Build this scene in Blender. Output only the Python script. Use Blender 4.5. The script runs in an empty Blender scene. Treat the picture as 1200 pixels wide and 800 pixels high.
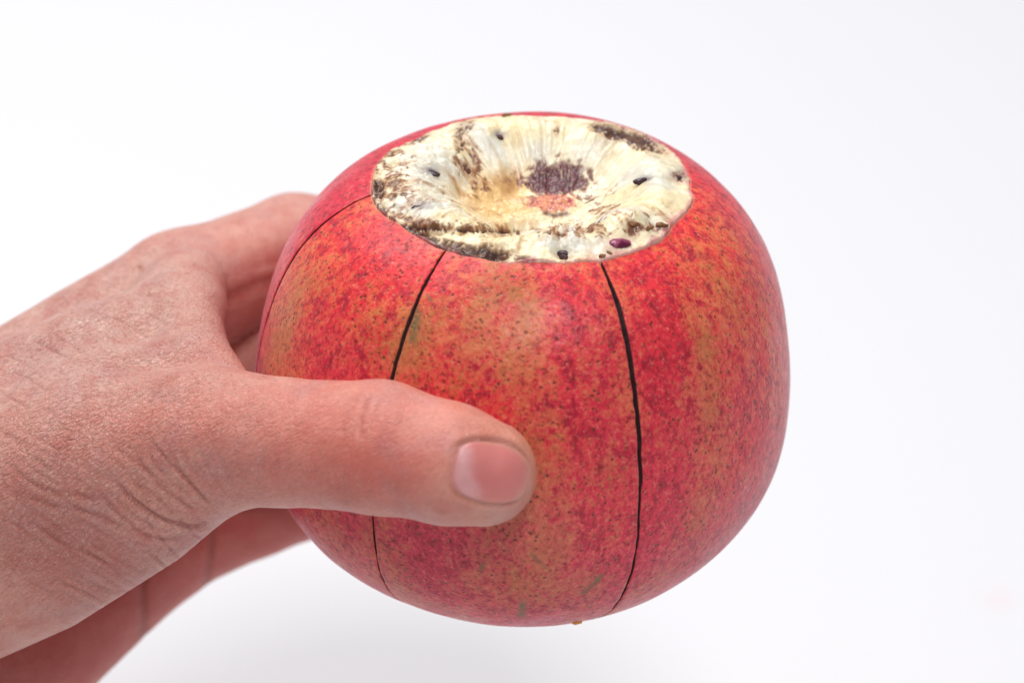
import bpy, math
import numpy as np
from mathutils import Vector, Matrix

# ------------------------------------------------------------------ camera, world, lights
scene = bpy.context.scene
col = scene.collection
PITCH = 0.5302                       # camera looks down by about 30 degrees
CE, SE = math.cos(PITCH), math.sin(PITCH)
D, F = 35.5, 3000.0                  # cm from camera to the fruit's plane, focal length in 1200-px pixels
HOLD = np.array([0.0, 0.0, 0.125])   # the fruit is held 12 cm above the table (metres)
def to_world(P):                     # (x right, y up, z towards the camera) in cm -> world metres
    P = np.asarray(P, float); x, y, z = P[..., 0], P[..., 1], P[..., 2]
    return np.stack([x, y*SE - z*CE, y*CE + z*SE], -1)*0.01 + HOLD
cam_d = bpy.data.cameras.new('camera'); cam = bpy.data.objects.new('camera', cam_d); col.objects.link(cam)
scene.camera = cam
cam.location = to_world(np.array([0, 0, D])); cam.rotation_euler = (math.pi/2 - PITCH, 0, 0)
cam_d.lens = 90; cam_d.sensor_width = 36; cam_d.clip_start = 0.02; cam_d.clip_end = 50
cam_d.dof.use_dof = True; cam_d.dof.focus_distance = (D - 2.3)*0.01; cam_d.dof.aperture_fstop = 19
scene.render.resolution_x = 1024; scene.render.resolution_y = 682
world = bpy.data.worlds.new('World'); scene.world = world; world.use_nodes = True
bg = world.node_tree.nodes['Background']; bg.inputs[0].default_value = (0.91, 0.93, 1.0, 1); bg.inputs[1].default_value = 0.235
def area(name, loc, target, size, power, color=(1, 1, 1)):
    l = bpy.data.lights.new(name, 'AREA'); l.shape = 'RECTANGLE'; l.size, l.size_y = size; l.energy = power; l.color = color
    o = bpy.data.objects.new(name, l); col.objects.link(o); o.location = loc
    o.rotation_euler = (Vector(target) - Vector(loc)).to_track_quat('-Z', 'Y').to_euler()
    return o
area('window_light', (-0.30, 0.55, 1.15), (0, 0.15, 0.05), (1.1, 0.8), 16, (1.0, 0.985, 0.965))
area('softbox', (0.15, -0.60, 1.30), (0, 0.0, 0.1), (0.4, 0.4), 9.0, (1.0, 0.99, 0.98))
vs = scene.view_settings; vs.view_transform = 'Standard'; vs.look = 'None'; vs.gamma = 1; vs.exposure = 0
scene.render.engine = 'CYCLES'

# ------------------------------------------------------------------ helpers
def pxy(P):                          # camera-frame cm -> photograph pixels (used only to lay out traced features on the solids)
    s = F/(D - P[..., 2]); return 600 + P[..., 0]*s, 400 - P[..., 1]*s
def at(px, py, d):
    k = (D - d)/F; return np.array([(px - 600)*k, (400 - py)*k, d])
def hash3(i, j, k, seed):
    h = (i*374761393 + j*668265263 + k*2147483647 + seed*1274126177) & 0xFFFFFFFF
    h = ((h ^ (h >> 13))*1274126177) & 0xFFFFFFFF
    h = ((h ^ (h >> 16))*2246822519) & 0xFFFFFFFF
    return ((h ^ (h >> 15)) & 0xFFFF)/65535.0
def vnoise(P, scale=1.0, seed=0):
    Q = P*scale; I = np.floor(Q).astype(np.int64); f = Q - I; f = f*f*(3 - 2*f)
    r = 0
    for a in (0, 1):
        for b in (0, 1):
            for c in (0, 1):
                w = (f[:, 0] if a else 1 - f[:, 0])*(f[:, 1] if b else 1 - f[:, 1])*(f[:, 2] if c else 1 - f[:, 2])
                r = r + w*hash3(I[:, 0] + a, I[:, 1] + b, I[:, 2] + c, seed)
    return r
def fbm(P, scale=1.0, octs=4, seed=0, gain=0.5):
    r = 0; a = 1; t = 0
    for o in range(octs):
        r = r + a*vnoise(P + 17.3*o, scale*2**o, seed + o); t += a; a *= gain
    return r/t
def sstep(a, b, x):
    t = np.clip((x - a)/(b - a), 0, 1); return t*t*(3 - 2*t)
def mesh_obj(name, V, faces, mat, parent=None, smooth=True, quads=True):
    me = bpy.data.meshes.new(name); V = np.asarray(V, np.float32)
    if isinstance(faces, np.ndarray):
        n = faces.shape[1]
        me.vertices.add(len(V)); me.vertices.foreach_set('co', V.ravel())
        me.loops.add(faces.size); me.loops.foreach_set('vertex_index', faces.astype(np.int32).ravel())
        me.polygons.add(len(faces)); me.polygons.foreach_set('loop_start', np.arange(0, faces.size, n, dtype=np.int32))
        me.polygons.foreach_set('loop_total', np.full(len(faces), n, np.int32))
        me.update(calc_edges=True); me.validate()
    else:
        me.from_pydata([tuple(map(float, v)) for v in V], [], faces)
    if smooth: me.polygons.foreach_set('use_smooth', np.ones(len(me.polygons), bool))
    me.materials.append(mat)
    o = bpy.data.objects.new(name, me); col.objects.link(o)
    if parent is not None: o.parent = parent
    return o
def set_color(o, name, C):
    a = o.data.color_attributes.new(name, 'FLOAT_COLOR', 'POINT')
    C = np.asarray(C, np.float32)
    if C.shape[1] == 3: C = np.concatenate([C, np.ones((len(C), 1), np.float32)], 1)
    a.data.foreach_set('color', C.ravel())
def tag(o, label=None, cat=None, kind=None, group=None):
    if label: o['label'] = label
    if cat: o['category'] = cat
    if kind: o['kind'] = kind
    if group: o['group'] = group
    return o
def grid_faces(n, m, wrap=False):    # n rows, m columns
    j = np.arange(m if wrap else m - 1); i = np.arange(n - 1)
    I, J = np.meshgrid(i, j, indexing='ij'); J2 = (J + 1) % m
    return np.stack([I*m + J, I*m + J2, (I + 1)*m + J2, (I + 1)*m + J], -1).reshape(-1, 4)

class Mat:
    def __init__(s, name):
        s.m = bpy.data.materials.new(name); s.m.use_nodes = True; s.t = s.m.node_tree
        s.b = s.t.nodes['Principled BSDF']; s.c = None
    def n(s, t, **kw):
        x = s.t.nodes.new(t)
        for k, v in kw.items(): setattr(x, k, v)
        return x
    def l(s, a, b): s.t.links.new(a, b)
    def set(s, node, **kw):
        for k, v in kw.items(): node.inputs[k.replace('_', ' ')].default_value = v
    def coord(s, scale=(1, 1, 1)):
        if s.c is None: s.c = s.n('ShaderNodeTexCoord')
        mp = s.n('ShaderNodeMapping'); mp.inputs['Scale'].default_value = scale
        s.l(s.c.outputs['Object'], mp.inputs['Vector']); return mp.outputs['Vector']
    def noise(s, scale, detail=4, rough=0.55, vec=None, dist=0):
        x = s.n('ShaderNodeTexNoise'); s.set(x, Scale=scale, Detail=detail, Roughness=rough, Distortion=dist)
        s.l(vec if vec is not None else s.coord(), x.inputs['Vector']); return x.outputs['Fac']
    def voro(s, scale, vec=None, feature='F1', rnd=1.0):
        x = s.n('ShaderNodeTexVoronoi', feature=feature); s.set(x, Scale=scale, Randomness=rnd)
        s.l(vec if vec is not None else s.coord(), x.inputs['Vector']); return x
    def ramp(s, fac, stops, interp='LINEAR'):
        x = s.n('ShaderNodeValToRGB'); x.color_ramp.interpolation = interp; e = x.color_ramp.elements
        while len(e) < len(stops): e.new(0.5)
        for k, (p, c) in enumerate(stops):
            e[k].position = p; e[k].color = (c, c, c, 1) if isinstance(c, (int, float)) else (*c, 1)
        s.l(fac, x.inputs['Fac']); return x.outputs['Color']
    def mix(s, fac, a, b, mode='MIX'):
        x = s.n('ShaderNodeMix', data_type='RGBA', blend_type=mode)
        for sock, v in ((x.inputs[0], fac), (x.inputs[6], a), (x.inputs[7], b)):
            if isinstance(v, (int, float)): sock.default_value = v
            elif isinstance(v, tuple): sock.default_value = (*v, 1)
            else: s.l(v, sock)
        return x.outputs[2]
    def math(s, op, a, b=0.0):
        x = s.n('ShaderNodeMath', operation=op)
        for sock, v in ((x.inputs[0], a), (x.inputs[1], b)):
            if isinstance(v, (int, float)): sock.default_value = v
            else: s.l(v, sock)
        return x.outputs[0]
    def attr(s, name):
        x = s.n('ShaderNodeAttribute'); x.attribute_name = name; return x
    def bump(s, h, dist, strength=1.0, normal=None):
        x = s.n('ShaderNodeBump'); s.set(x, Strength=strength, Distance=dist); s.l(h, x.inputs['Height'])
        if normal is not None: s.l(normal, x.inputs['Normal'])
        return x.outputs['Normal']

# ------------------------------------------------------------------ materials
def mat_table():
    m = Mat('white_laminate'); v = m.coord()
    n = m.noise(5, 3, .5)
    c = m.mix(n, (.73, .732, .758), (.745, .748, .775))
    # a faint pink drop that has dried on the surface
    g = m.n('ShaderNodeVectorMath', operation='DISTANCE'); m.l(v, g.inputs[0]); g.inputs[1].default_value = STAIN
    c = m.mix(m.ramp(g.outputs['Value'], [(0.001, .22), (0.0045, 0.0)]), c, (.80, .50, .56))
    m.l(c, m.b.inputs['Base Color']); m.set(m.b, Roughness=.55)
    return m.m
def mat_peel():
    m = Mat('pomegranate_peel')
    a = m.attr('tint'); sep = m.n('ShaderNodeSeparateColor'); m.l(a.outputs['Color'], sep.inputs[0])
    tan, warm, tb = sep.outputs[0], sep.outputs[1], sep.outputs[2]
    vm = m.coord((1, 1, .62))
    big = m.noise(110, 5, .62, vm, .3)
    mid = m.noise(560, 6, .72, vm, .4)
    fine = m.noise(1100, 4, .7)
    sm = m.math('ADD', m.math('MULTIPLY', big, .30), m.math('ADD', m.math('MULTIPLY', mid, .42), m.math('MULTIPLY', fine, .30)))
    grain = m.noise(2300, 4, .75)
    sm = m.math('ADD', m.math('MULTIPLY', sm, .82), m.math('MULTIPLY', grain, .18))
    sm = m.math('ADD', sm, .004)
    redm = m.ramp(m.math('SUBTRACT', sm, m.math('MULTIPLY', m.math('SUBTRACT', tan, .5), .17)), [(.435, 0.0), (.495, .5), (.55, 1.0)])
    red = m.mix(warm, (.66, .030, .080), (.84, .028, .036))
    deep = m.mix(m.ramp(mid, [(.50, 0.0), (.62, .9)]), red, (.40, .012, .036))
    tanc = m.mix(warm, (.62, .135, .088), (.84, .225, .072))
    tanc = m.mix(m.ramp(m.noise(140, 3, .6), [(.5, 0.0), (.7, .7)]), tanc, (.40, .125, .035))
    tanc = m.mix(m.ramp(tan, [(.50, 0.0), (.85, .55)]), tanc, (.46, .15, .055))
    c = m.mix(redm, tanc, deep)
    g2 = m.noise(1500, 5, .8, m.coord((1, 1, .8)))
    c = m.mix(m.ramp(g2, [(.34, .9), (.47, 0.0)]), c, (.20, .022, .012))
    c = m.mix(m.ramp(g2, [(.54, 0.0), (.70, .7)]), c, (.88, .26, .17))
    # lenticels: fine darker and paler dots
    vo = m.voro(1150, m.coord()); dots = m.ramp(vo.outputs['Distance'], [(.17, 1.0), (.32, 0.0)])
    sel = m.ramp(m.noise(420, 2, .5), [(.42, 0.0), (.6, 1.0)])
    c = m.mix(m.math('MULTIPLY', m.math('MULTIPLY', dots, sel), .85), c, (.13, .03, .012))
    vo2 = m.voro(800, m.coord((1.1, .93, 1.05))); d2 = m.ramp(vo2.outputs['Distance'], [(.12, 1.0), (.26, 0.0)])
    c = m.mix(m.math('MULTIPLY', d2, .16), c, (.78, .33, .17))
    # blemishes (greenish grey scuffs) marked on the peel
    c = m.mix(m.math('MULTIPLY', tb, m.ramp(m.noise(900, 3, .6), [(.3, .35), (.6, 1.0)])), c, (.17, .125, .05))
    r = m.attr('rind').outputs['Fac']
    c = m.mix(r, c, m.mix(m.noise(600, 3, .5), (.60, .07, .06), (.80, .40, .26)))
    c = m.mix(m.attr('wall').outputs['Fac'], c, (.07, .008, .008))  # cut walls coloured dark to paint the shade inside the grooves
    m.l(c, m.b.inputs['Base Color'])
    m.l(m.ramp(m.noise(260, 4, .6), [(.3, .30), (.7, .46)]), m.b.inputs['Roughness'])
    m.set(m.b, IOR=1.45); m.b.inputs['Subsurface Weight'].default_value = .12
    m.b.inputs['Subsurface Radius'].default_value = (1, .25, .15); m.b.inputs['Subsurface Scale'].default_value = .0012
    m.b.inputs['Specular IOR Level'].default_value = .38; m.b.inputs['Sheen Weight'].default_value = .14; m.b.inputs['Sheen Roughness'].default_value = .5
    m.b.inputs['Sheen Tint'].default_value = (1, .80, .84, 1)
    b1 = m.bump(m.noise(75, 3, .5), .0010, .35)
    b2 = m.bump(m.noise(700, 3, .6), .00022, .6, b1)
    b3 = m.bump(m.math('MULTIPLY', dots, -1.0), .0001, .5, b2)
    m.l(b3, m.b.inputs['Normal'])
    return m.m
def mat_pith():
    m = Mat('cut_pith'); c = m.attr('stain').outputs['Color']
    n = m.noise(520, 5, .7, m.coord(), .4)
    c = m.mix(.35, c, m.mix(m.ramp(n, [(.3, 0.0), (.6, 1.0)]), (.70, .56, .40), (1.0, 1.0, 1.0)), 'MULTIPLY')
    m.l(c, m.b.inputs['Base Color']); m.set(m.b, Roughness=.30)
    m.b.inputs['Subsurface Weight'].default_value = .22; m.b.inputs['Subsurface Radius'].default_value = (1, .7, .4)
    m.b.inputs['Subsurface Scale'].default_value = .0015
    b = m.bump(m.noise(300, 4, .6), .0005, .5); m.l(m.bump(m.noise(1800, 3, .6), .0001, .4, b), m.b.inputs['Normal'])
    return m.m
def mat_seed():
    m = Mat('seed'); n = m.noise(500, 3, .6)
    m.l(m.mix(n, (.02, .010, .018), (.09, .035, .05)), m.b.inputs['Base Color']); m.set(m.b, Roughness=.28); return m.m
def mat_aril():
    m = Mat('aril'); n = m.noise(600, 3, .6)
    m.l(m.mix(m.ramp(n, [(.4, 0.0), (.6, 1.0)]), (.13, .01, .04), (.45, .12, .22)), m.b.inputs['Base Color']); m.set(m.b, Roughness=.15)
    m.b.inputs['Subsurface Weight'].default_value = .3; m.b.inputs['Subsurface Scale'].default_value = .001
    return m.m
def mat_crumb(name, a, b):
    m = Mat(name); m.l(m.mix(m.noise(900, 3, .6), a, b), m.b.inputs['Base Color']); m.set(m.b, Roughness=.6)
    m.l(m.bump(m.noise(1500, 3, .6), .0002, .7), m.b.inputs['Normal']); return m.m
def mat_skin():
    m = Mat('skin'); c = m.attr('skin').outputs['Color']
    mt = m.noise(260, 5, .62)
    c = m.mix(m.ramp(mt, [(.35, 0.0), (.7, .55)]), c, m.mix(.75, c, (.80, .30, .26), 'MULTIPLY'))
    m.coord(); ro = m.n('ShaderNodeMapping'); ro.inputs['Rotation'].default_value = (.5, .62, .3); m.l(m.c.outputs['Object'], ro.inputs['Vector'])
    an = m.n('ShaderNodeMapping'); an.inputs['Scale'].default_value = (.42, 1.1, 1.25); m.l(ro.outputs['Vector'], an.inputs['Vector']); an = an.outputs['Vector']
    v1 = m.voro(1350, an, 'DISTANCE_TO_EDGE'); cell = m.ramp(v1.outputs['Distance'], [(0.0, 0.0), (.14, .8), (.4, 1.0)])
    v2 = m.voro(2700, m.coord((1.2, .8, 1)), 'DISTANCE_TO_EDGE'); cell2 = m.ramp(v2.outputs['Distance'], [(0.0, 0.0), (.2, 1.0)])
    rough = m.attr('texture').outputs['Fac']
    c = m.mix(m.math('MULTIPLY', m.math('SUBTRACT', 1.0, cell), m.math('MULTIPLY', rough, .34)), c, (.36, .13, .10))
    fl = m.ramp(m.noise(2400, 3, .7), [(.54, 0.0), (.68, 1.0)])  # pale flecks paint small specular glints into the skin colour
    c = m.mix(m.math('MULTIPLY', fl, m.math('ADD', m.math('MULTIPLY', rough, .38), .05)), c, (.88, .70, .62))
    fg = m.noise(1900, 4, .7, an)
    c = m.mix(m.math('MULTIPLY', m.ramp(fg, [(.32, 1.0), (.48, 0.0)]), m.math('ADD', m.math('MULTIPLY', rough, .45), .16)), c, (.34, .10, .07))
    m.l(c, m.b.inputs['Base Color'])
    m.l(m.ramp(m.noise(500, 3, .6), [(.3, .33), (.7, .46)]), m.b.inputs['Roughness'])
    m.b.inputs['Subsurface Weight'].default_value = .24; m.b.inputs['Subsurface Radius'].default_value = (1, .32, .18)
    m.b.inputs['Subsurface Scale'].default_value = .0014; m.set(m.b, IOR=1.45)
    h = m.math('ADD', m.math('MULTIPLY', cell, .6), m.math('MULTIPLY', cell2, .4))
    h = m.math('MULTIPLY', h, m.math('ADD', m.math('MULTIPLY', rough, .8), .2))
    b = m.bump(h, .00022, .9); b = m.bump(m.noise(420, 4, .6), .0004, .4, b); b = m.bump(fg, .00018, .7, b)
    m.l(b, m.b.inputs['Normal'])
    return m.m
def mat_nail():
    m = Mat('nail'); c = m.attr('nail').outputs['Color']
    c = m.mix(m.ramp(m.noise(300, 3, .5), [(.4, 0.0), (.7, .4)]), c, (.60, .18, .17))
    m.l(c, m.b.inputs['Base Color']); m.set(m.b, Roughness=.38, IOR=1.45)
    m.b.inputs['Subsurface Weight'].default_value = .4; m.b.inputs['Subsurface Scale'].default_value = .0015
    m.l(m.bump(m.noise(60, 2, .5, m.coord((1, 12, 12))), .0002, .3), m.b.inputs['Normal'])
    return m.m

# where the faint stain lies: on the table, seen low in the right corner
ray = to_world(at(1171, 703, 0)) - np.array(cam.location); tt = -cam.location[2]/ray[2]
STAIN = tuple(np.array(cam.location) + ray*tt)

# ------------------------------------------------------------------ table
def table():
    n = 24; g = np.linspace(-2.5, 2.5, n); X, Y = np.meshgrid(g, g, indexing='ij')
    V = np.stack([X, Y, 0*X], -1).reshape(-1, 3)
    o = mesh_obj('tabletop', V, grid_faces(n, n)[:, ::-1].copy(), mat_table(), smooth=False)
    tag(o, kind='structure')
table()

# ------------------------------------------------------------------ pomegranate: shape
FC = np.array([.09, -.3755, 0.0]); ROLL = .0528
def rho(phi, t):
    x = np.cos(phi)
    r = 3.6527*(1 - .1016*(1.5*x*x - .5) - .0286*(2.5*x**3 - 1.5*x) - .0432*(35*x**4 - 30*x*x + 3)/8 - .0504*(63*x**5 - 70*x**3 + 15*x)/8)
    return r*(1 + np.sin(phi)**2*(.0304*np.cos(t) - .012*np.sin(t) - .0155*np.cos(2*t) + .0218*np.sin(2*t) - .0089*np.cos(3*t) - .0028*np.sin(3*t)))
def fruit_xyz(phi, t, off=0.0):
    r = rho(phi, t) + off
    return np.stack([r*np.sin(phi)*np.cos(t), r*np.sin(phi)*np.sin(t), r*np.cos(phi)], -1)
def fruit_to_cam(P):
    X, Y, Z = P[..., 0], P[..., 1], P[..., 2]
    xr = X*math.cos(ROLL) + Z*math.sin(ROLL); zr = -X*math.sin(ROLL) + Z*math.cos(ROLL)
    return np.stack([xr + FC[0], zr*CE + Y*SE + FC[1], zr*SE - Y*CE], -1)
def cam_to_fruit(P):
    x = P[..., 0] - FC[0]; y = P[..., 1] - FC[1]; z = P[..., 2]
    zr = y*CE + z*SE; Y = y*SE - z*CE
    return np.stack([x*math.cos(ROLL) - zr*math.sin(ROLL), Y, x*math.sin(ROLL) + zr*math.cos(ROLL)], -1)
def fruit_sdf(P):
    Q = cam_to_fruit(P); r = np.sqrt((Q**2).sum(-1)) + 1e-9
    phi = np.arccos(np.clip(Q[..., 2]/r, -1, 1)); t = np.arctan2(Q[..., 1], Q[..., 0])
    return (r - rho(phi, t))*.96
RIM = np.array([0.641, 0.645, 0.653, 0.659, 0.659, 0.663, 0.659, 0.653, 0.651, 0.651, 0.651, 0.653, 0.659, 0.659, 0.659, 0.661, 0.665, 0.659, 0.655, 0.655, 0.657, 0.655, 0.655, 0.655, 0.657, 0.663, 0.661, 0.655, 0.653, 0.647, 0.643, 0.643, 0.647, 0.647, 0.647, 0.649, 0.643, 0.643, 0.649, 0.659, 0.663, 0.675, 0.685, 0.687, 0.695, 0.70, 0.69, 0.665, 0.640, 0.603, 0.585, 0.577, 0.577, 0.569, 0.565, 0.569, 0.579, 0.595, 0.615, 0.620, 0.612, 0.605, 0.599, 0.599, 0.601, 0.603, 0.609, 0.623, 0.640, 0.641, 0.643, 0.641])
RT = np.linspace(-math.pi, math.pi, 73)[:-1]
def rim_phi(t):
    r = np.interp(t, RT, RIM, period=2*math.pi)
    w = np.stack([np.cos(t)*3.4, np.sin(t)*3.4, 0*t], -1).reshape(-1, 3)
    return r + ((fbm(w, 1.6, 5, 5, .6) - .5)*.040 - .004).reshape(np.shape(t))
fruit = bpy.data.objects.new('pomegranate', None); col.objects.link(fruit)
base = fruit_to_cam(np.array([0, 0, -3.3])); fruit.location = to_world(base)
fruit.empty_display_size = .02
tag(fruit, 'large mottled red pomegranate with its crown cut off and scored peel', 'pomegranate')
FL = np.array(fruit.location)
def F_local(P): return to_world(fruit_to_cam(P)) - FL     # fruit-frame cm -> local metres of the empty
peel_m, pith_m = mat_peel(), mat_pith()

# ------------------------------------------------------------------ peel segments
CUTS = [(-2.915, .030, 'fl'), (-2.083, .027, 'l'), (-1.166, .038, 'r'), (1.05, .016, 'h'), (2.05, .018, 'h')]
def half_gap(w, phi):                # scored lines: widest near the top, closing towards the base
    s = sstep(.66, .9, phi); e = 1 - sstep(1.1, 1.7, phi)
    return w*(.55 + .45*s)*(.42 + .58*e)
def polyd(u, v, pts):                # distance in px to a polyline
    pts = np.array(pts, float); d = np.full(u.shape, 1e9)
    for a, b in zip(pts[:-1], pts[1:]):
        ab = b - a; t = np.clip(((u - a[0])*ab[0] + (v - a[1])*ab[1])/(ab @ ab + 1e-9), 0, 1)
        d = np.minimum(d, np.hypot(u - a[0] - t*ab[0], v - a[1] - t*ab[1]))
    return d
def blob(u, v, x, y, rx, ry=None, ang=0, k=1.0):
    ry = ry or rx; c, s = math.cos(math.radians(ang)), math.sin(math.radians(ang))
    a = ((u - x)*c + (v - y)*s)/rx; b = (-(u - x)*s + (v - y)*c)/ry
    return np.exp(-(a*a + b*b)*k)
def peel_offset(P):
    return (fbm(P, .42, 2, 31) - .5)*.085 + (fbm(P, 1.7, 2, 37) - .5)*.022
def build_segment(t0, w0, t1, w1, n_t, n_p):
    wob = lambda phi, k: (vnoise(np.stack([phi*2.2, phi*0 + k*7.1, phi*0], -1), 1, 3) - .5)*.012 + (vnoise(np.stack([phi*14, phi*0 + k*3.3, phi*0], -1), 1, 9) - .5)*.005
    TH = .17
    jag = lambda phi, k: float(fbm(np.array([[phi*30, k*5.3, t0]]), 1, 3, 19)[0] - .5)*.008
    s = np.linspace(0, 1, n_p); a = np.linspace(0, 1, n_t)
    # profile across: wall (in), rounded edge, surface, rounded edge, wall
    cols = [(0, -TH), (0, -.02), (0.0, -.006)] + [(x, 0) for x in a[1:-1]] + [(1, -.006), (1, -.02), (1, -TH)]
    cols = [(x, o) for x, o in cols]; m = len(cols)
    rows = [(-1, -TH), (-1, -.03), (-1, -.008)] + [(x, 0) for x in s]
    PH = np.zeros((len(rows), m)); T = np.zeros_like(PH); O = np.zeros_like(PH); R = np.zeros_like(PH); Wl = np.zeros_like(PH)
    xs = np.array([c[0] for c in cols]); os_ = np.array([c[1] for c in cols])
    inset = np.array([0, 0, .0018] + [.0045]*(m - 6) + [.0018, 0, 0])
    for i, (x, o) in enumerate(rows):
        sp = max(x, 0); phr = .66 + (3.12 - .66)*sp**1.08
        g0 = half_gap(w0, np.array([phr]))[0]/(rho(phr, t0)*math.sin(phr)); g1 = half_gap(w1, np.array([phr]))[0]/(rho(phr, t1)*math.sin(phr))
        a0 = t0 + g0 + wob(np.array([phr]), t0)[0]*.8 + jag(phr, 1); a1 = t1 - g1 + wob(np.array([phr]), (t1 + math.pi) % (2*math.pi) - math.pi)[0]*.8 + jag(phr, 2)
        if a1 - a0 < .01: mid = (a0 + a1)/2; a0, a1 = mid - .005, mid + .005
        t = a0 + (a1 - a0)*xs
        rp = rim_phi(t)
        ph = rp + (3.12 - rp)*sp**1.08
        if x < 0: ph = ph - 0.0
        elif x == 0: ph = ph + .004
        PH[i] = ph; T[i] = t; O[i] = np.minimum(os_, o)
        R[i] = np.where((o <= -.008), 1.0, 0.0); Wl[i] = np.where(os_ < -.01, 1.0, 0.0)
    P0 = fruit_xyz(PH, T).reshape(-1, 3)
    off = O.ravel() + peel_offset(P0)
    # edge of a cut lifts and rounds slightly
    r = np.sqrt((P0**2).sum(1, keepdims=True)); P = P0*(1 + off[:, None]/r)
    fc = grid_faces(len(rows), m)
    o = mesh_obj('peel_segment', F_local(P), fc[:, ::-1].copy(), peel_m, fruit)
    # tints
    Pc = fruit_to_cam(P); u, v = pxy(Pc); ph = PH.ravel(); t = T.ravel()
    front = sstep(-.5, 1.0, Pc[:, 2])
    st = np.stack([np.cos(t)*3, np.sin(t)*3, ph*1.2], -1)
    nz = fbm(st, 1.5, 4, 61)
    tan = .38 + (nz - .5)*1.1
    tan = tan + front*(.38*blob(u, v, 625, 440, 75, 120) + .30*blob(u, v, 560, 350, 60, 60) + .45*blob(u, v, 485, 400, 22, 60, 20) + .30*blob(u, v, 395, 330, 60, 40) + .35*blob(u, v, 340, 400, 40, 60)
          + .32*blob(u, v, 850, 300, 60, 70) + .28*blob(u, v, 800, 480, 60, 80) + .25*blob(u, v, 420, 640, 80, 40) + .2*blob(u, v, 640, 640, 90, 60)
          - .4*blob(u, v, 440, 300, 60, 40, 30) - .35*blob(u, v, 660, 380, 40, 60) - .35*blob(u, v, 780, 400, 30, 90) - .3*blob(u, v, 690, 590, 60, 50) - .3*blob(u, v, 520, 640, 50, 30))
    tan = tan - .01 - .35*(1 - sstep(.3, 2.4, Pc[:, 2]))  # less tan at the edges, painting the cooler grazing reflection
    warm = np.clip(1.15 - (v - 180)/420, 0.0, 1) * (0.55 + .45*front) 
    warm = np.clip(warm + (fbm(P0, .8, 3, 77) - .5)*.7 - .5*(1 - sstep(0, 2.2, Pc[:, 2]))*(u > 600), 0, 1)  # cooler red towards the right edge paints its grazing sheen
    if t0 > 2: tan = tan - .30; warm = warm*.35  # far-left panel tinted pinker to paint the light grazing it
    sc = np.zeros(len(u))
    for pts, wd in (([(705, 674), (697, 683), (683, 694)], 2.6), ([(622, 648), (632, 658), (640, 666)], 1.3), ([(612, 708), (611, 718)], 5), ([(489, 366), (487, 384), (484, 396)], 6), ([(566, 660), (563, 668)], 2.5), ([(500, 345), (505, 352)], 2)):
        sc = np.maximum(sc, np.exp(-(polyd(u, v, pts)/wd)**2)*(Pc[:, 2] > -1))
    set_color(o, 'tint', np.stack([np.clip(tan, 0, 1), warm, sc], -1))
    pal = np.exp(-((ph - rim_phi(t))/.007)**2)*.5*sstep(.35, .6, fbm(P0, 6, 2, 4))
    a_ = o.data.attributes.new('rind', 'FLOAT', 'POINT'); a_.data.foreach_set('value', np.clip(np.maximum(R.ravel(), pal), 0, 1).astype(np.float32))
    a_ = o.data.attributes.new('wall', 'FLOAT', 'POINT'); a_.data.foreach_set('value', Wl.ravel().astype(np.float32))
    return o
for k, (t0, w0, _) in enumerate(CUTS):
    t1, w1, _ = CUTS[(k + 1) % len(CUTS)]
    if t1 < t0: t1 += 2*math.pi
    vis = k in (0, 1, 2, 4)
    sg = build_segment(t0, w0, t1, w1, int((t1 - t0)*(150 if k in (0, 1, 2) else 90)) + 8, 300 if vis else 200)

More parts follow.
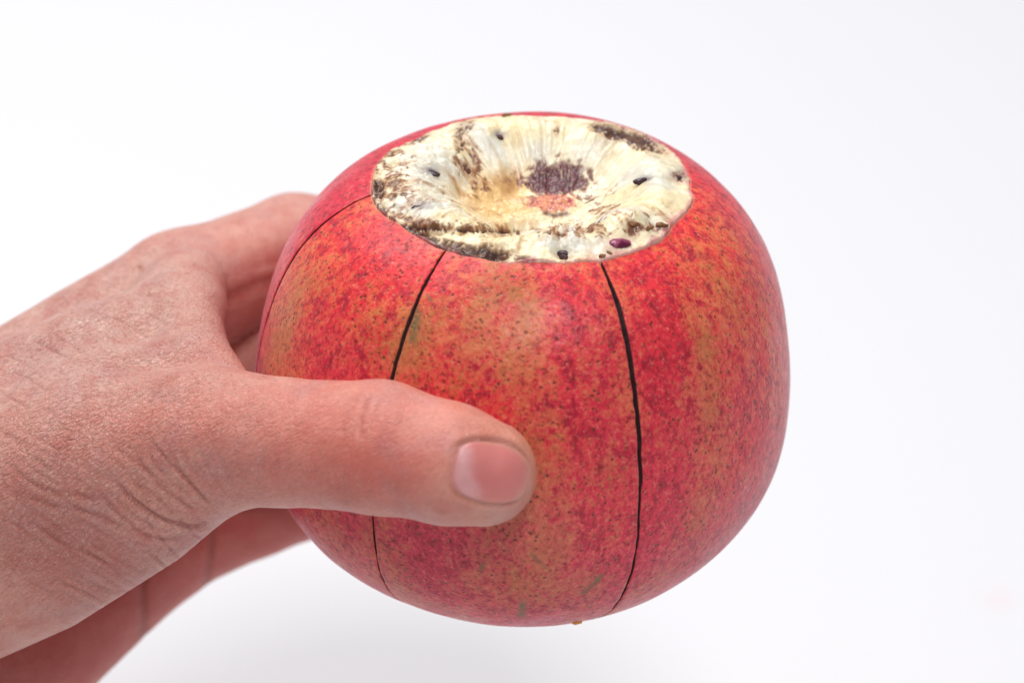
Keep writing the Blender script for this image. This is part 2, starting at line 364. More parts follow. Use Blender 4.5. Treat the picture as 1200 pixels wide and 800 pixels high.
# ------------------------------------------------------------------ cut top: pith with its hollow, and the body below the peel
def top_height(s, t, zr):
    # s = 0 centre .. 1 rim. The shaved edge rises to a crest, then falls into a shallow hollow
    crest = .10*np.exp(-((s - .80)/.16)**2)*(1 - .35*np.sin(t))
    bowl = -.62*(1 - sstep(.12, .80, s)) - .0
    return crest + bowl
LUMP = None
def build_pith():
    n_r, n_t = 230, 720
    s = np.linspace(0.002, 1, n_r); t = np.linspace(-math.pi, math.pi, n_t + 1)[:-1]
    S, T = np.meshgrid(s, t, indexing='ij'); ph = rim_phi(t) - .003
    RM = fruit_xyz(ph, t, -.004); rr = np.hypot(RM[:, 0], RM[:, 1]); zr = RM[:, 2]
    zr = zr + peel_offset(RM)*.78
    cx, cy = .25, .05                # the hollow's centre lies a little to the right
    X = cx*(1 - S) + rr*np.cos(t)*S; Y = cy*(1 - S) + rr*np.sin(t)*S
    zm = zr.mean(); Z = zm + (zr - zm)*S**2 + top_height(S, T, zr)
    P2 = np.stack([X.ravel(), Y.ravel(), 0*X.ravel()], -1)
    Tr, Sr = T.ravel(), S.ravel()
    rad = np.stack([np.cos(Tr)*5, np.sin(Tr)*5, Sr*.9], -1)
    fib = fbm(rad, 2.6, 4, 11) - .5
    lobes = 0
    for ang, wd in ((-2.95, .20), (-2.45, .20), (2.75, .20), (2.1, .24), (1.55, .22), (1.0, .22), (.35, .24), (-.15, .2), (-.75, .2)):
        da = (Tr - ang + math.pi) % (2*math.pi) - math.pi
        lobes = lobes + np.exp(-(da/wd)**2)*np.exp(-((Sr - .66)/.24)**2)
    Z = Z.ravel() + .10*lobes + fib*.12*sstep(.30, .65, Sr)*(1 - .6*sstep(.93, 1, Sr)) + (fbm(P2, 2.6, 3, 13) - .5)*.13*(1 - sstep(.9, 1, Sr)) + (fbm(P2, 12.0, 3, 15) - .5)*.022*(1 + 2.0*(np.cos(Tr + 2.5) > .3))
    P = np.stack([X.ravel(), Y.ravel(), Z], -1); Pc = fruit_to_cam(P); u, v = pxy(Pc)
    # raised stub of the crown's base in the middle
    lump = .20*blob(u, v, 652, 252, 40, 22) + .10*blob(u, v, 735, 262, 40, 14)
    # knife ledge: front left strip stands lower than the sheet behind it
    lum2 = -.10*np.exp(-((v - (268 + (u - 500)*.02))/5.0)**2)*sstep(455, 480, u)*(1 - sstep(600, 660, u))
    cav = -.16*blob(u, v, 662, 296, 10, 5) - .14*blob(u, v, 540, 222, 10, 9) - .10*blob(u, v, 580, 298, 20, 6)
    P[:, 2] += (lump*(.75 + .8*fbm(P2, 9, 3, 21)) + lum2 + cav)
    Pc = fruit_to_cam(P); u, v = pxy(Pc)
    # ---- stains
    cm = sstep(.22, .60, Sr)
    n1 = fbm(P2, 2.2, 5, 41); n2 = fbm(P2, 7, 4, 43, .62); n3 = fbm(rad, 4.5, 4, 45, .6); n4 = fbm(P2, 22, 3, 47, .6); n3 = n3*cm + fbm(P2, 5.5, 4, 49, .6)*(1 - cm)
    C = np.tile(np.array([.90, .80, .54]), (len(u), 1))
    def over(mask, c):
        nonlocal C
        mask = np.clip(mask, 0, 1)[:, None]; C = C*(1 - mask) + np.array(c)*mask
    over(.75*sstep(.45, .62, n1), (.92, .86, .68))
    over(.55*sstep(.5, .68, n3)*sstep(.3, .6, Sr), (.84, .66, .36))
    over(.60*sstep(.35, .9, lobes)*sstep(.35, .6, n1 + .1), (.80, .81, .74))
    # warm hollow
    over(.95*sstep(.40, .62, n2*.5 + n3*.5 + .22*blob(u, v, 590, 235, 60, 30))*blob(u, v, 590, 232, 62, 32)*1.4, (.82, .56, .26))
    over(.7*blob(u, v, 600, 215, 26, 22)*sstep(.4, .6, n2), (.50, .24, .09))
    # grey translucent pockets where seeds lie beneath
    for x, y, a, b, g in ((504, 198, 34, 16, 10), (492, 240, 36, 14, 0), (582, 162, 24, 26, 0), (622, 165, 18, 22, 0), (755, 212, 30, 14, 0), (700, 268, 60, 16, -8), (640, 288, 60, 10, 0)):
        over(.78*np.clip(1.5*blob(u, v, x, y, a, b, g), 0, 1)*sstep(.3, .55, n1), (.74, .73, .66))
    for x, y, a in ((504, 200, 9), (493, 240, 11), (585, 157, 8), (757, 210, 8), (797, 205, 10)):
        over(.9*blob(u, v, x, y, a, a*.6), (.20, .17, .20))
    # brown speckle, left side and front ledge
    w = .9*blob(u, v, 455, 215, 30, 40) + .8*blob(u, v, 500, 262, 60, 10, 6) + .75*blob(u, v, 548, 190, 22, 40) + .55*blob(u, v, 620, 270, 160, 10) + .6*blob(u, v, 730, 260, 60, 18) + .7*blob(u, v, 690, 235, 30, 20) + .6*blob(u, v, 475, 165, 40, 10, -25) + .0
    w = w + .22*blob(u, v, 560, 235, 120, 60)
    over(.6*sstep(.50, .70, n1*.3 + n3*.7)*np.clip(w*1.3, 0, 1), (.66, .40, .17))
    over(.85*sstep(.575, .72, n2*.40 + n4*.2 + n3*.40 + .20*np.clip(w, 0, 1.2) - .02)*np.clip(w*2.2 + .08, 0, 1), (.36, .15, .055))
    over(.9*sstep(.66, .78, n4*.5 + n2*.5 + .22*np.clip(w, 0, 1.2) - .03)*np.clip(w*2.2 + .05, 0, 1), (.16, .06, .03))
    # dark rotted edge at front left, lip shade painted along its fold, back-rim spots
    dk = 1.1*np.exp(-(polyd(u, v, [(440, 246), (470, 266), (500, 283), (540, 294), (570, 299), (588, 301)])/7)**2) + .9*np.exp(-(polyd(u, v, [(480, 266), (520, 267), (570, 271), (590, 270)])/3.2)**2)
    dk = dk + 1.3*blob(u, v, 562, 296, 30, 10) + .7*blob(u, v, 500, 279, 30, 8, 20) + .9*blob(u, v, 616, 303, 14, 4) + 1.2*blob(u, v, 718, 155, 20, 8, 10) + 1.2*blob(u, v, 756, 166, 28, 11, 18) + .7*blob(u, v, 700, 150, 10, 6) + .8*blob(u, v, 545, 198, 9, 13) + .6*blob(u, v, 652, 152, 4, 9) + .8*blob(u, v, 797, 206, 12, 7) + .8*blob(u, v, 492, 160, 14, 6, -30) + 1.0*blob(u, v, 441, 222, 9, 34) + .5*np.exp(-(polyd(u, v, [(585, 273), (625, 268), (660, 276)])/3)**2) + 1.1*blob(u, v, 549, 146, 8, 8) + .9*blob(u, v, 540, 165, 8, 14)
    dkm = sstep(.30, .58, dk*.62 + ((n4 - .5)*1.3 + (n2 - .5)*1.3)*sstep(.05, .5, dk))
    over(.5*sstep(.08, .5, dk + (n2 - .5)), (.42, .20, .10)); over(.95*dkm, (.055, .018, .019)); over(.5*dkm*sstep(.52, .6, n4), (.26, .11, .05))
    # purple-brown mould on the crown stub, orange flesh in front of it
    pu = sstep(.25, .75, 1.0*blob(u, v, 655, 205, 34, 20) + .8*blob(u, v, 640, 215, 26, 14) + (n2 - .5)*1.1 + (n4 - .5)*.5)*(blob(u, v, 655, 208, 50, 32) > .15)
    over(.55*sstep(.1, .5, pu), (.45, .20, .14)); over(.95*pu*sstep(.25, .5, n4 + .15), (.085, .014, .030)); over(.5*pu*sstep(.48, .66, n4), (.30, .12, .14))
    og = sstep(.35, .55, blob(u, v, 650, 238, 28, 13) + (n2 - .5)*.9)
    over(.85*og, (.66, .23, .13)); over(.8*og*sstep(.54, .62, n4), (.42, .04, .10))
    over(.85*np.exp(-(polyd(u, v, [(638, 249), (650, 253), (664, 250)])/3)**2), (.12, .02, .02))
    over(.8*np.exp(-(polyd(u, v, [(622, 240), (630, 226), (640, 222)])/4)**2)*sstep(.4, .6, n2), (.35, .08, .04))
    over(.75*blob(u, v, 728, 284, 20, 8), (.60, .42, .36))
    # rose tint along the rim
    ed = sstep(.985, .999, Sr + (n2 - .5)*.03 + .010*np.cos(Tr)); over(.55*ed, (.66, .16, .20))
    over(.25*sstep(.86, 1, Sr)*sstep(-.5, .6, np.cos(Tr - .1))*sstep(.45, .6, n2), (.82, .35, .40))
    P[:, 2] -= (.045*np.clip(dkm, 0, 1) + .03*pu*(.4 + n4))*sstep(0, .05, 1 - Sr)
    # body below the peel
    nb = 90; pb = np.linspace(0, 1, nb)[1:]
    PB, TB = np.meshgrid(pb, t, indexing='ij'); PHB = ph[None, :]*(1 - PB) + 3.13*PB
    sh = -.012 - .17*sstep(0, .012, PB); B = fruit_xyz(PHB, TB, sh).reshape(-1, 3)
    groove_shade = np.tile(np.array([.09, .012, .012]), (len(B), 1))  # dark red paints the groove shade; bare pith would be pale
    V = np.concatenate([P, B]); CC = np.concatenate([C, groove_shade])
    o = mesh_obj('pith', F_local(V), grid_faces(n_r + nb - 1, n_t, True)[:, ::-1].copy(), pith_m, fruit)
    set_color(o, 'stain', CC)  # also carries the groove shade of the lower body
    return P, np.stack([u, v], -1)
PT, PUV = build_pith()
def on_top(x, y, lift=0.0):
    i = np.argmin((PUV[:, 0] - x)**2 + (PUV[:, 1] - y)**2); p = PT[i].copy(); p[2] += lift; return p

# ------------------------------------------------------------------ seeds, crumbs
def pebble(name, x, y, size, ang, mat, lift=0.0, pos=None, seed=1, taper=.35, n=14):
    c = on_top(x, y, lift) if pos is None else pos
    V = []; m = n*2
    for i in range(n + 1):
        a = math.pi*i/n
        for j in range(m):
            b = 2*math.pi*j/m; p = np.array([math.cos(a), math.sin(a)*math.cos(b), math.sin(a)*math.sin(b)])
            p[1:] *= 1 - taper*p[0]; V.append(p)
    V = np.array(V); V *= (1 + (fbm(V + seed*5, 1.6, 3, seed) - .5)*(1.6 if 'crumb' in name else .5))[:, None]; V *= np.array(size)
    ca, sa = math.cos(math.radians(ang)), math.sin(math.radians(ang))
    V = np.stack([V[:, 0]*ca - V[:, 1]*sa, V[:, 0]*sa + V[:, 1]*ca, V[:, 2]], -1) + c
    return mesh_obj(name, F_local(V), grid_faces(n + 1, m, True)[:, ::-1].copy(), mat, fruit)
seed_m, aril_m = mat_seed(), mat_aril()
for x, y, L, W, ang, lf, sd in ((504, 200, .14, .05, -12, -.035, 1), (493, 241, .12, .05, 5, -.045, 2), (585, 158, .06, .07, 60, -.04, 3),
                               (756, 210, .16, .042, 14, -.028, 4), (796, 205, .10, .06, 10, -.02, 5), (662, 295, .13, .045, 0, -.038, 6), (661, 300, .04, .07, 80, -.03, 7)):
    pebble('seed', x, y, (L, W, .05), ang, seed_m, lf, seed=sd)  # sunken dark bodies; the front pair paints the shade of a cavity
a = pebble('aril', 727, 285, (.17, .10, .07), 22, aril_m, -.01, seed=8); a['label'] = 'glossy purple aril showing in the cut edge'
brown = mat_crumb('dry_fibre', (.10, .035, .015), (.36, .16, .06)); orange = mat_crumb('orange_crumb', (.75, .28, .04), (.9, .42, .10))
for x, y, s, an, sd in ((706, 300, .055, 30, 11), (714, 296, .05, -20, 12), (607, 272, .05, 80, 13), (775, 264, .09, 10, 14), (760, 268, .07, 40, 15), (745, 262, .06, 0, 16), (594, 134, .07, 20, 17), (590, 138, .05, 60, 18)):
    pebble('dry_crumb', x, y, (s, s*.45, s*.45), an, brown, .0, seed=sd, n=8)
pebble('pale_crumb', 626, 276, (.05, .045, .05), 10, mat_crumb('pale_fibre', (.75, .68, .55), (.85, .8, .7)), .02, seed=19, n=8)
pb = cam_to_fruit(at(675, 727, 1.35)); c = pebble('orange_crumb', 0, 0, (.085, .05, .05), 10, orange, pos=pb, seed=20, n=8)

# ------------------------------------------------------------------ hand: signed distance field
PP = [None]
def rc(P, a, b, r1, r2):             # round cone
    a = np.asarray(a, np.float32); b = np.asarray(b, np.float32)
    ba = b - a; l2 = float(ba @ ba); rr = r1 - r2; a2 = l2 - rr*rr; il2 = 1/l2
    y = P @ ba - float(a @ ba); z = y - l2
    pa2 = PP[0] - 2*(P @ a) + float(a @ a)
    x2 = np.maximum(l2*(l2*pa2 - y*y), 0); y2 = y*y*l2; z2 = z*z*l2
    k = math.copysign(1, rr)*rr*rr*x2
    o = (np.sqrt(x2*a2*il2) + y*rr)*il2 - r1
    m1 = np.sign(z)*a2*z2 > k; m2 = np.sign(y)*a2*y2 < k
    o = np.where(m2, np.sqrt(x2 + y2)*il2 - r1, o)
    return np.where(m1, np.sqrt(x2 + z2)*il2 - r2, o)
def smin(a, b, k):
    h = np.clip(.5 + .5*(b - a)/k, 0, 1); return b*(1 - h) + a*h - k*h*(1 - h)
def chain(P, pts, k=0.0):
    d = None
    for p, q in zip(pts[:-1], pts[1:]):
        e = rc(P, p[0], q[0], p[1], q[1]); d = e if d is None else (smin(d, e, k) if k else np.minimum(d, e))
    return d
A = lambda x, y, d, r: (at(x, y, d).astype(np.float32), r)
Cc = lambda x, y, z, r: (np.array([x, y, z], np.float32), r)
THUMB = [A(-60, 600, .9, 1.30), A(110, 545, 1.9, 1.05), A(235, 515, 2.55, .90), A(330, 518, 3.1, .80), A(445, 524, 3.72, .82), A(525, 543, 4.0, .74), A(566, 554, 3.98, .66)]
INDEX = [A(212, 345, -2.2, .88), A(345, 292, -3.35, .83), Cc(-2.2, 1.42, -4.3, .80), Cc(-.9, 1.1, -4.8, .72), Cc(.7, .95, -4.75, .66), Cc(1.7, .8, -4.4, .60)]
MIDDLE = [A(185, 440, -3.4, .9), A(328, 420, -3.6, .88), Cc(-2.3, -.10, -4.5, .86), Cc(-.8, -.2, -4.95, .76), Cc(1.0, -.3, -4.75, .68), Cc(2.0, -.35, -4.2, .60)]
RING = [A(170, 545, -4.1, .85), A(312, 510, -3.7, .84), Cc(-2.2, -1.55, -4.3, .82), Cc(-.7, -1.7, -4.95, .72), Cc(.9, -1.75, -4.4, .64), Cc(1.7, -1.75, -3.95, .58)]
LITTLE = [A(178, 645, -4.1, .82), A(300, 597, -4.75, .72), A(420, 560, -5.0, .70), Cc(-1.1, -2.5, -4.55, .62), Cc(.1, -2.7, -3.9, .56), Cc(.8, -2.75, -3.4, .52)]
WR = Cc(-11.5, -4.6, -.8, 1.95); WR2 = Cc(-11.3, -5.5, -2.2, 1.75)
FA = Cc(-19, -8.6, -1.6, 2.6); FA2 = Cc(-18.6, -9.6, -3.0, 2.4)
def palm_sdf(P):
    d = chain(P, [WR, A(-60, 538, -1.0, 1.22), A(105, 412, -1.7, .95), A(212, 345, -2.2, .88)])        # 2nd metacarpal
    S = smin
    d = S(d, chain(P, [WR, A(-40, 560, -2.6, 1.2), A(185, 440, -3.4, .88)]), .5)
    d = S(d, chain(P, [WR2, A(-60, 660, -3.2, 1.2), A(170, 545, -4.1, .85)]), .5)
    d = S(d, chain(P, [WR2, A(-60, 810, -2.6, 1.45), A(60, 735, -3.2, 1.05), A(178, 650, -4.0, .80)]), .5)  # heel and outer edge
    d = S(d, chain(P, [WR, FA]), .6); d = S(d, chain(P, [WR2, FA2]), .8)
    d = S(d, chain(P, [WR, THUMB[0], THUMB[1]]), .7)
    d = S(d, chain(P, [A(-120, 690, .4, 1.4), A(40, 645, 1.2, 1.10), A(160, 585, 2.0, .92), A(245, 535, 2.4, .72)]), .5)   # ball of the thumb
    d = S(d, chain(P, [A(-20, 520, .3, 1.15), A(110, 440, .1, .95), A(195, 385, -.4, .60)]), .8)         # muscle between thumb and index
    d = S(d, chain(P, [A(120, 490, 1.2, .80), A(215, 450, 1.35, .48)]), .7)
    web = chain(P, [A(220, 335, -1.0, .50), A(222, 380, .2, .42), A(236, 428, 1.2, .38), A(264, 470, 2.0, .40), A(300, 498, 2.7, .45)])
    d = S(d, web, .55)
    return d
def hand_sdf(P):
    P = P.astype(np.float32); PP[0] = (P*P).sum(1); pal = palm_sdf(P)
    d = smin(pal, chain(P, THUMB, .12), .40)
    for fch in (INDEX, MIDDLE, RING, LITTLE):
        d = smin(d, smin(pal, chain(P, fch, .15), .35), .06)
    f = fruit_sdf(P) - .006
    return -smin(-d, f, .05)         # the flesh of the hand gives way to the fruit

def surface_nets(lo, hi, h):
    n = np.ceil((np.array(hi) - lo)/h).astype(int) + 1
    ax = [lo[i] + h*np.arange(n[i]) for i in range(3)]
    B = 5; nb = -(-n // B); cen = [lo[i] + h*(np.arange(nb[i])*B + (B - 1)/2) for i in range(3)]
    X, Y, Z = np.meshgrid(*cen, indexing='ij')
    g = hand_sdf(np.stack([X.ravel(), Y.ravel(), Z.ravel()], -1)).reshape(X.shape)
    G = g.repeat(B, 0).repeat(B, 1).repeat(B, 2)[:n[0], :n[1], :n[2]].copy()
    K = np.argwhere(np.abs(G) < h*B*.87 + .25)
    W = lo + K*h; out = np.empty(len(W), np.float32)
    for i in range(0, len(W), 200000): out[i:i+200000] = hand_sdf(W[i:i+200000])
    G[tuple(K.T)] = out
    s = G < 0
    c = s[:-1, :-1, :-1].astype(np.int8)*0
    for a in (0, 1):
        for b in (0, 1):
            for e in (0, 1): c = c + s[a:n[0]-1+a, b:n[1]-1+b, e:n[2]-1+e]
    act = (c > 0) & (c < 8); idx = np.full(act.shape, -1, np.int64); I = np.argwhere(act); idx[act] = np.arange(len(I))
    acc = np.zeros((len(I), 3)); cnt = np.zeros(len(I))
    for axi in range(3):
        for p in (0, 1):
            for q in (0, 1):
                o0 = np.zeros(3, int); oth = [k for k in range(3) if k != axi]; o0[oth[0]] = p; o0[oth[1]] = q; o1 = o0.copy(); o1[axi] = 1
                g0 = G[tuple((I + o0).T)]; g1 = G[tuple((I + o1).T)]; m = (g0 < 0) != (g1 < 0)
                t = np.where(m, g0/(g0 - g1 + 1e-12), 0); pos = I + o0 + 0.0; pos[:, axi] += t
                acc[m] += pos[m]; cnt[m] += 1
    V = lo + h*acc/cnt[:, None]
    Q = []
    for axi in range(3):
        a, b = [(1, 2), (2, 0), (0, 1)][axi]
        sl0 = [slice(None)]*3; sl1 = [slice(None)]*3; sl0[axi] = slice(0, -1); sl1[axi] = slice(1, None)
        ch = s[tuple(sl0)] != s[tuple(sl1)]; E_ = np.argwhere(ch)
        ok = (E_[:, a] > 0) & (E_[:, b] > 0) & (E_[:, a] < n[a] - 1) & (E_[:, b] < n[b] - 1); E_ = E_[ok]
        ins = s[tuple(E_.T)]
        ea = np.zeros(3, int); ea[a] = 1; eb = np.zeros(3, int); eb[b] = 1
        q = np.stack([idx[tuple((E_ - ea - eb).T)], idx[tuple((E_ - eb).T)], idx[tuple(E_.T)], idx[tuple((E_ - ea).T)]], -1)
        q[~ins] = q[~ins][:, ::-1]; Q.append(q)
    return V, np.concatenate(Q)
def subdivide(V, Q):
    nv = len(V); E = np.concatenate([Q[:, [0, 1]], Q[:, [1, 2]], Q[:, [2, 3]], Q[:, [3, 0]]]); E = np.sort(E, 1)
    key = E[:, 0].astype(np.int64)*nv + E[:, 1]; uq, inv = np.unique(key, return_inverse=True)
    em = (V[uq // nv] + V[uq % nv])/2; fm = V[Q].mean(1); m = len(Q)
    e = [nv + inv[k*m:(k + 1)*m] for k in range(4)]; f = nv + len(uq) + np.arange(m)
    q = np.concatenate([np.stack([Q[:, k], e[k], f, e[k - 1]], -1) for k in range(4)])
    return np.concatenate([V, em, fm]), q
def grad(P, e=.03):
    g = np.zeros(P.shape)
    for k in ((1, -1, -1), (-1, -1, 1), (-1, 1, -1), (1, 1, 1)):
        k = np.array(k, float); g += k*hand_sdf(P + k*e)[:, None]
    return g/(np.linalg.norm(g, axis=1, keepdims=True) + 1e-9)
def project(V, it=2, e=.03):
    for _ in range(it):
        d = hand_sdf(V); V = V - grad(V, e)*np.clip(d, -.1, .1)[:, None]
    return V
V, Q = surface_nets(np.array([-21.8, -12.8, -8.2]), np.array([3.2, 3.2, 5.4]), .13)
V = project(V, 2, .05)
V, Q = subdivide(V, Q); V = project(V, 1)
V, Q = subdivide(V, Q); N = grad(V, .04)
V = V - N*np.clip(hand_sdf(V), -.1, .1)[:, None]; u, v = pxy(V)

# ---- thumbnail frame
nb0, nb1 = at(529, 545, 4.72), at(620, 562, 4.30)
nu = nb1 - nb0; NL = np.linalg.norm(nu)/2; nu = nu/np.linalg.norm(nu); nc = (nb0 + nb1)/2
nn = np.array([-.05, .10, 1.0]); nn -= nu*(nn @ nu); nn /= np.linalg.norm(nn); nv_ = np.cross(nn, nu); NW = .385
def nail_ab(P):
    q = P - nc; return q @ nu/NL, q @ nv_/NW, q @ nn
def nail_r(a, b):                    # 1 on the nail's outline
    pb = 3.4; a2 = np.where(a < 0, np.abs(a)/(1.0 - .10*np.abs(b)**2*0), np.abs(a)/1.0)
    wid = 1 - .10*np.clip(-a, 0, 1) - .06*np.clip(a, 0, 1)
    pw = np.where(a < 0, 3.3, 2.5)
    return (a2**pw + (np.abs(b)/wid)**pw)**(1/pw)
# ---- creases
disp = np.zeros(len(V))
def crease(pts, depth, width, ridge=.35, cond=None, fade=True):
    global disp
    m = (N[:, 2] > -.15) if cond is None else cond
    bx = (u > min(p[0] for p in pts) - 40) & (u < max(p[0] for p in pts) + 40) & (v > min(p[1] for p in pts) - 40) & (v < max(p[1] for p in pts) + 40)
    k = np.where(m & bx)[0]; uu, vv = u[k], v[k]
    d = polyd(uu, vv, pts); 
    dd = depth
    if fade:
        p0, p1 = np.array(pts[0], float), np.array(pts[-1], float)
        e = np.minimum(np.hypot(uu - p0[0], vv - p0[1]), np.hypot(uu - p1[0], vv - p1[1])); dd = depth*sstep(0, 30, e)
    disp[k] += -dd*np.exp(-(d/width)**2) + ridge*dd*np.exp(-((d - 2.1*width)/(1.1*width))**2)
def spline(p, n=14):
    p = np.array(p, float); q = np.vstack([2*p[0] - p[1], p, 2*p[-1] - p[-2]]); out = []
    for i in range(1, len(q) - 2):
        for t in np.linspace(0, 1, n, endpoint=False):
            out.append(.5*((2*q[i]) + (-q[i-1] + q[i+1])*t + (2*q[i-1] - 5*q[i] + 4*q[i+1] - q[i+2])*t*t + (-q[i-1] + 3*q[i] - 3*q[i+1] + q[i+2])*t**3))
    out.append(q[-2]); return [tuple(x) for x in out]
fr = V[:, 2] > -1.2
rng = np.random.default_rng(4)
for pts, dp, wd in (([(128, 556), (160, 588), (196, 610), (228, 616), (252, 606)], .034, 3.2), ([(110, 570), (140, 602), (170, 626), (200, 632), (226, 622)], .018, 3),
                    ([(118, 566), (150, 597), (184, 620), (212, 625)], .010, 2.4), ([(150, 520), (185, 566), (215, 590), (240, 600)], .016, 3), ([(166, 524), (196, 560), (222, 584), (246, 594)], .009, 2.4),
                    ([(190, 510), (215, 556), (238, 582), (262, 596)], .012, 2.8), ([(205, 512), (226, 550), (248, 576)], .008, 2.4), ([(226, 505), (243, 545), (262, 575), (282, 590)], .009, 2.8), ([(250, 520), (264, 552), (284, 580)], .006, 2.4)):
    crease(spline(pts, 8), dp*.7, wd, .45, fr)
for i in range(11):                  # lines running down over the ball of the thumb
    y0 = 520 + i*17 + rng.uniform(-5, 5); x0 = -20 + i*9 + rng.uniform(-20, 30)
    L = rng.uniform(100, 170)
    pts = [(x0 + L*t, y0 + (L*.62)*t + 14*math.sin(2.6*t + i) - 16*t*t) for t in np.linspace(0, 1, 6)]
    crease(pts, rng.uniform(.004, .010), rng.uniform(2.0, 3.6), .4, fr)
for i in range(95):                  # finer wrinkles, same drift
    x0 = rng.uniform(-20, 190); y0 = rng.uniform(500, 700); L = rng.uniform(40, 110); sl = rng.uniform(.5, .85) + (0.5 if x0 > 150 else 0)
    crease([(x0 + L*t, y0 + L*sl*t - 10*t*t) for t in np.linspace(0, 1, 5)], rng.uniform(.003, .008), rng.uniform(1.8, 2.8), .35, fr)
for i in range(150):                  # back of the hand: faint parallel lines
    x0 = rng.uniform(-30, 190); y0 = 400 + rng.uniform(-10, 120) - x0*.38; L = rng.uniform(25, 75)
    crease([(x0, y0), (x0 + L*.5, y0 + L*.22), (x0 + L, y0 + L*.52)], rng.uniform(.0025, .0065), rng.uniform(1.6, 2.6), .3, fr | (N[:, 2] > .1))
# knuckle creases on the thumb
crease(spline([(428, 530), (424, 495), (434, 466), (450, 455)], 8), .010, 3.2, .5, fr)
crease(spline([(440, 505), (442, 482), (452, 464)], 8), .009, 3, .4, fr)
crease(spline([(462, 520), (470, 490), (480, 472)], 8), .008, 3.5, .4, fr)
crease(spline([(405, 530), (402, 500), (410, 475)], 8), .008, 4, .4, fr)
for i in range(16):
    x0 = rng.uniform(415, 500); y0 = rng.uniform(462, 500); L = rng.uniform(18, 50)
    crease([(x0, y0), (x0 - 4 + rng.uniform(-3, 3), y0 + L*.5), (x0 - 1, y0 + L)], rng.uniform(.0015, .0045), rng.uniform(1.8, 2.6), .4, fr)
# finger-base creases on the palm side, seen below the thumb
low = V[:, 2] < -1.5
crease([(172, 640), (168, 690), (170, 745)], .035, 5, 0, low, False)
crease([(254, 590), (249, 630), (240, 700)], .028, 4, 0, low, False)
crease([(262, 350), (300, 332), (345, 322)], .02, 6, .3, low & (N[:, 2] > 0), False)
cr = disp.copy()
# soft tendon and bone shapes, gentle unevenness
disp += (fbm(V, .9, 3, 91) - .5)*.05 + (fbm(V, 3.2, 3, 93) - .5)*.020
frs = sstep(-2.2, -.4, V[:, 2]); disp += .035*blob(u, v, 250, 505, 60, 40)*frs - .03*blob(u, v, 175, 470, 60, 25, 10)*frs
a, b, c = nail_ab(V); m = (np.abs(a) < 1.8) & (np.abs(b) < 1.8) & (c > -.9) & (N[:, 2] > .0)
r = nail_r(a, b)
# nail bed sinks, fold rises round its back and sides
bed = -.032*(1 - sstep(.86, 1.02, r)); side = np.exp(-((r - 1.02)/.05)**2)*(.25 + .75*sstep(.3, .8, np.abs(b))); fold = np.exp(-((r - 1.17)/.10)**2)
front_open = sstep(.55, .9, a)
disp[m] += (bed - .024*side*(1 - .5*front_open) + .014*fold*(1 - front_open))[m]
view = np.array([0, 0, D]) - V; view /= np.linalg.norm(view, axis=1, keepdims=True)
face = sstep(.05, .45, np.abs((N*view).sum(1)))
nearnail = (np.abs(a) < 1.6) & (np.abs(b) < 1.6) & (c > -.9)
disp = np.where(nearnail, disp, disp*(.25 + .75*face))
VD = V + N*disp[:, None]
# keep the skin outside the fruit after displacing
fd = fruit_sdf(VD); push = np.clip(.004 - fd, 0, .2); VD = VD + N*0 + 0; 
G = VD - (FC + 0); G = G/np.linalg.norm(G, axis=1, keepdims=True); VD = VD + G*push[:, None]
# ---- colour of the skin
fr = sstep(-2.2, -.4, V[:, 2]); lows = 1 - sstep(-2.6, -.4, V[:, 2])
SK = np.array([.70, .34, .27])
C = np.tile(SK, (len(V), 1))
def over(mask, c):
    global C
    mask = np.clip(mask, 0, 1)[:, None]; C = C*(1 - mask) + np.array(c)*mask
n1 = fbm(V, 1.1, 4, 101); n2 = fbm(V, 3.5, 4, 103)
over(.7*sstep(.35, .65, n1), (.71, .39, .325))
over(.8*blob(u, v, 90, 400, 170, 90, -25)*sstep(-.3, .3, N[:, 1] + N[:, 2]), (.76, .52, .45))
over(.75*blob(u, v, 400, 520, 190, 80)*fr, (.72, .195, .145))
over(.55*blob(u, v, 440, 555, 60, 35)*fr, (.60, .11, .085))
over(.55*blob(u, v, 90, 640, 130, 70, 35)*fr, (.45, .105, .085))
over(.55*blob(u, v, 210, 500, 110, 30, 5)*fr, (.68, .24, .18))
over(.6*blob(u, v, 130, 530, 120, 26, 8)*fr, (.64, .22, .165))
over(.7*sstep(.95, 1.25, nail_r(a, b))*blob(u, v, 600, 550, 50, 62)*fr, (.70, .33, .17))
over(.6*np.exp(-((nail_r(a, b) - 1.03)/.05)**2)*nearnail*fr*sstep(.35, .8, np.abs(b)), (.42, .13, .06))
over(.25*sstep(.52, .68, fbm(V, 1.9, 3, 120)), (.50, .26, .28))
over(.5*blob(u, v, 265, 360, 14, 50)*fr, (.64, .24, .22))
over(.35*sstep(.5, .7, n2), (.56, .20, .16))
pal = lows*sstep(-.4, .5, N[:, 0]); over(.8*pal*(1 - sstep(.1, .6, N[:, 1])), (.46, .09, .075)); over(.8*pal*sstep(560, 620, v), (.62, .17, .14))  # deep red paints the pocket's shade; the lower palm keeps its skin tone
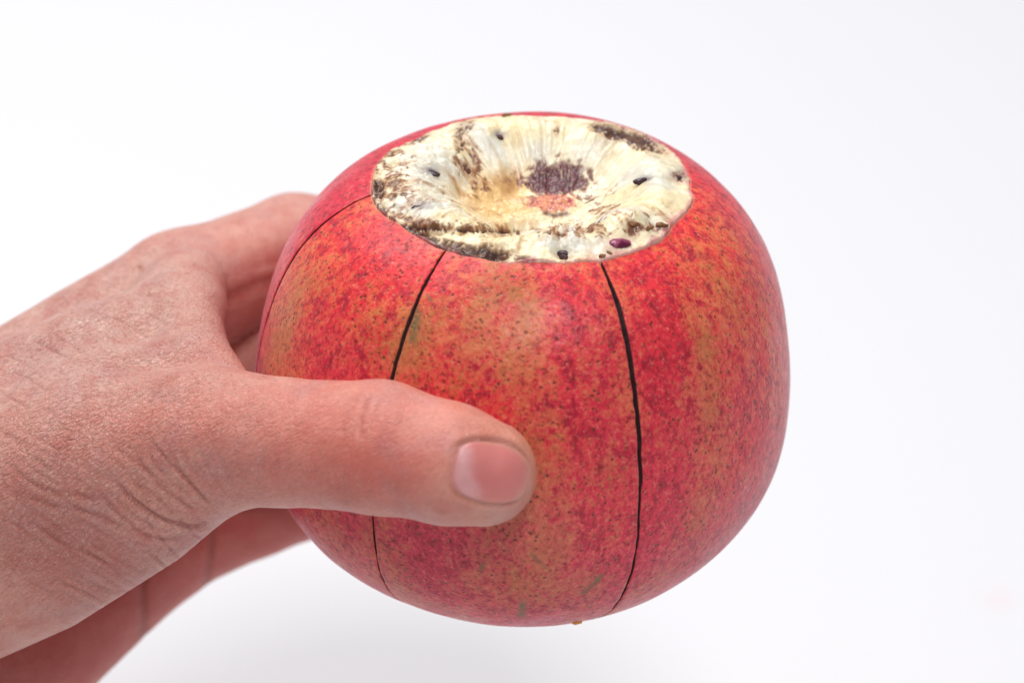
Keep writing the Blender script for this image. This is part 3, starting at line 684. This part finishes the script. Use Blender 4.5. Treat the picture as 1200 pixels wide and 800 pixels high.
# a small healing nick on the back of the hand
over(.8*np.exp(-(polyd(u, v, [(162, 312), (166, 314)])/2.5)**2)*(N[:, 2] > -.2), (.36, .13, .06))
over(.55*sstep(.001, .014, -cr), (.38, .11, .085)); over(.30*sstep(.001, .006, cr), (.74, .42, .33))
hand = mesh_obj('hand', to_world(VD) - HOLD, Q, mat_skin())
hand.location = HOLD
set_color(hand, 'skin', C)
tx = np.clip(.25 + .85*blob(u, v, 110, 420, 220, 130, -20) + .4*blob(u, v, 100, 620, 200, 100), 0, 1)*(1 - .8*lows*sstep(-.2, .5, N[:, 0])) * (1 - .75*blob(u, v, 560, 550, 110, 90))
at_ = hand.data.attributes.new('texture', 'FLOAT', 'POINT'); at_.data.foreach_set('value', tx.astype(np.float32))
tag(hand, 'left hand of a light-skinned person, thumb in front and fingers wrapped behind the red fruit', 'hand')

# ---- thumbnail
def build_nail():
    nr, nt = 40, 96; rs = np.linspace(0, 1.06, nr); th = np.linspace(0, 2*math.pi, nt + 1)[:-1]
    R, T = np.meshgrid(rs, th, indexing='ij')
    a0, b0 = np.cos(T), np.sin(T); k = 1/nail_r(a0, b0); A_, B_ = (R*a0*k).ravel(), (R*b0*k).ravel()
    P = nc + np.outer(A_*NL, nu) + np.outer(B_*NW, nv_) + nn*1.0
    for _ in range(40): P = P - nn*(hand_sdf(P)*.8)[:, None]
    Rr = R.ravel()
    lift = .002 + .020*(1 - Rr**2) - .07*sstep(.90, 1.06, Rr)*(1 - .55*sstep(.5, .9, A_)) - .004*A_
    P = P + nn*lift[:, None]
    Cn = np.tile(np.array([.66, .215, .20]), (len(P), 1))
    lun = (1 - sstep(-.72, -.30, A_ + .28*B_ + .25*(fbm(P, 5, 2, 8) - .5) - .35*(B_ < 0)*B_*0))*(1 - sstep(.80, .98, Rr)*.6)
    Cn = Cn*(1 - lun[:, None]*.8) + np.array([.76, .44, .45])*lun[:, None]*.8
    rm = sstep(.70, 1.0, Rr)*sstep(-.7, .1, A_)*.6; Cn = Cn*(1 - rm[:, None]) + np.array([.70, .33, .23])*rm[:, None]
    ef = sstep(.88, .97, Rr)*sstep(.2, .7, A_); Cn = Cn*(1 - .7*ef[:, None]) + np.array([.76, .42, .30])*.7*ef[:, None]
    o = mesh_obj('thumbnail', to_world(P) - HOLD, grid_faces(nr, nt, True), mat_nail(), hand)
    set_color(o, 'nail', Cn)
build_nail()
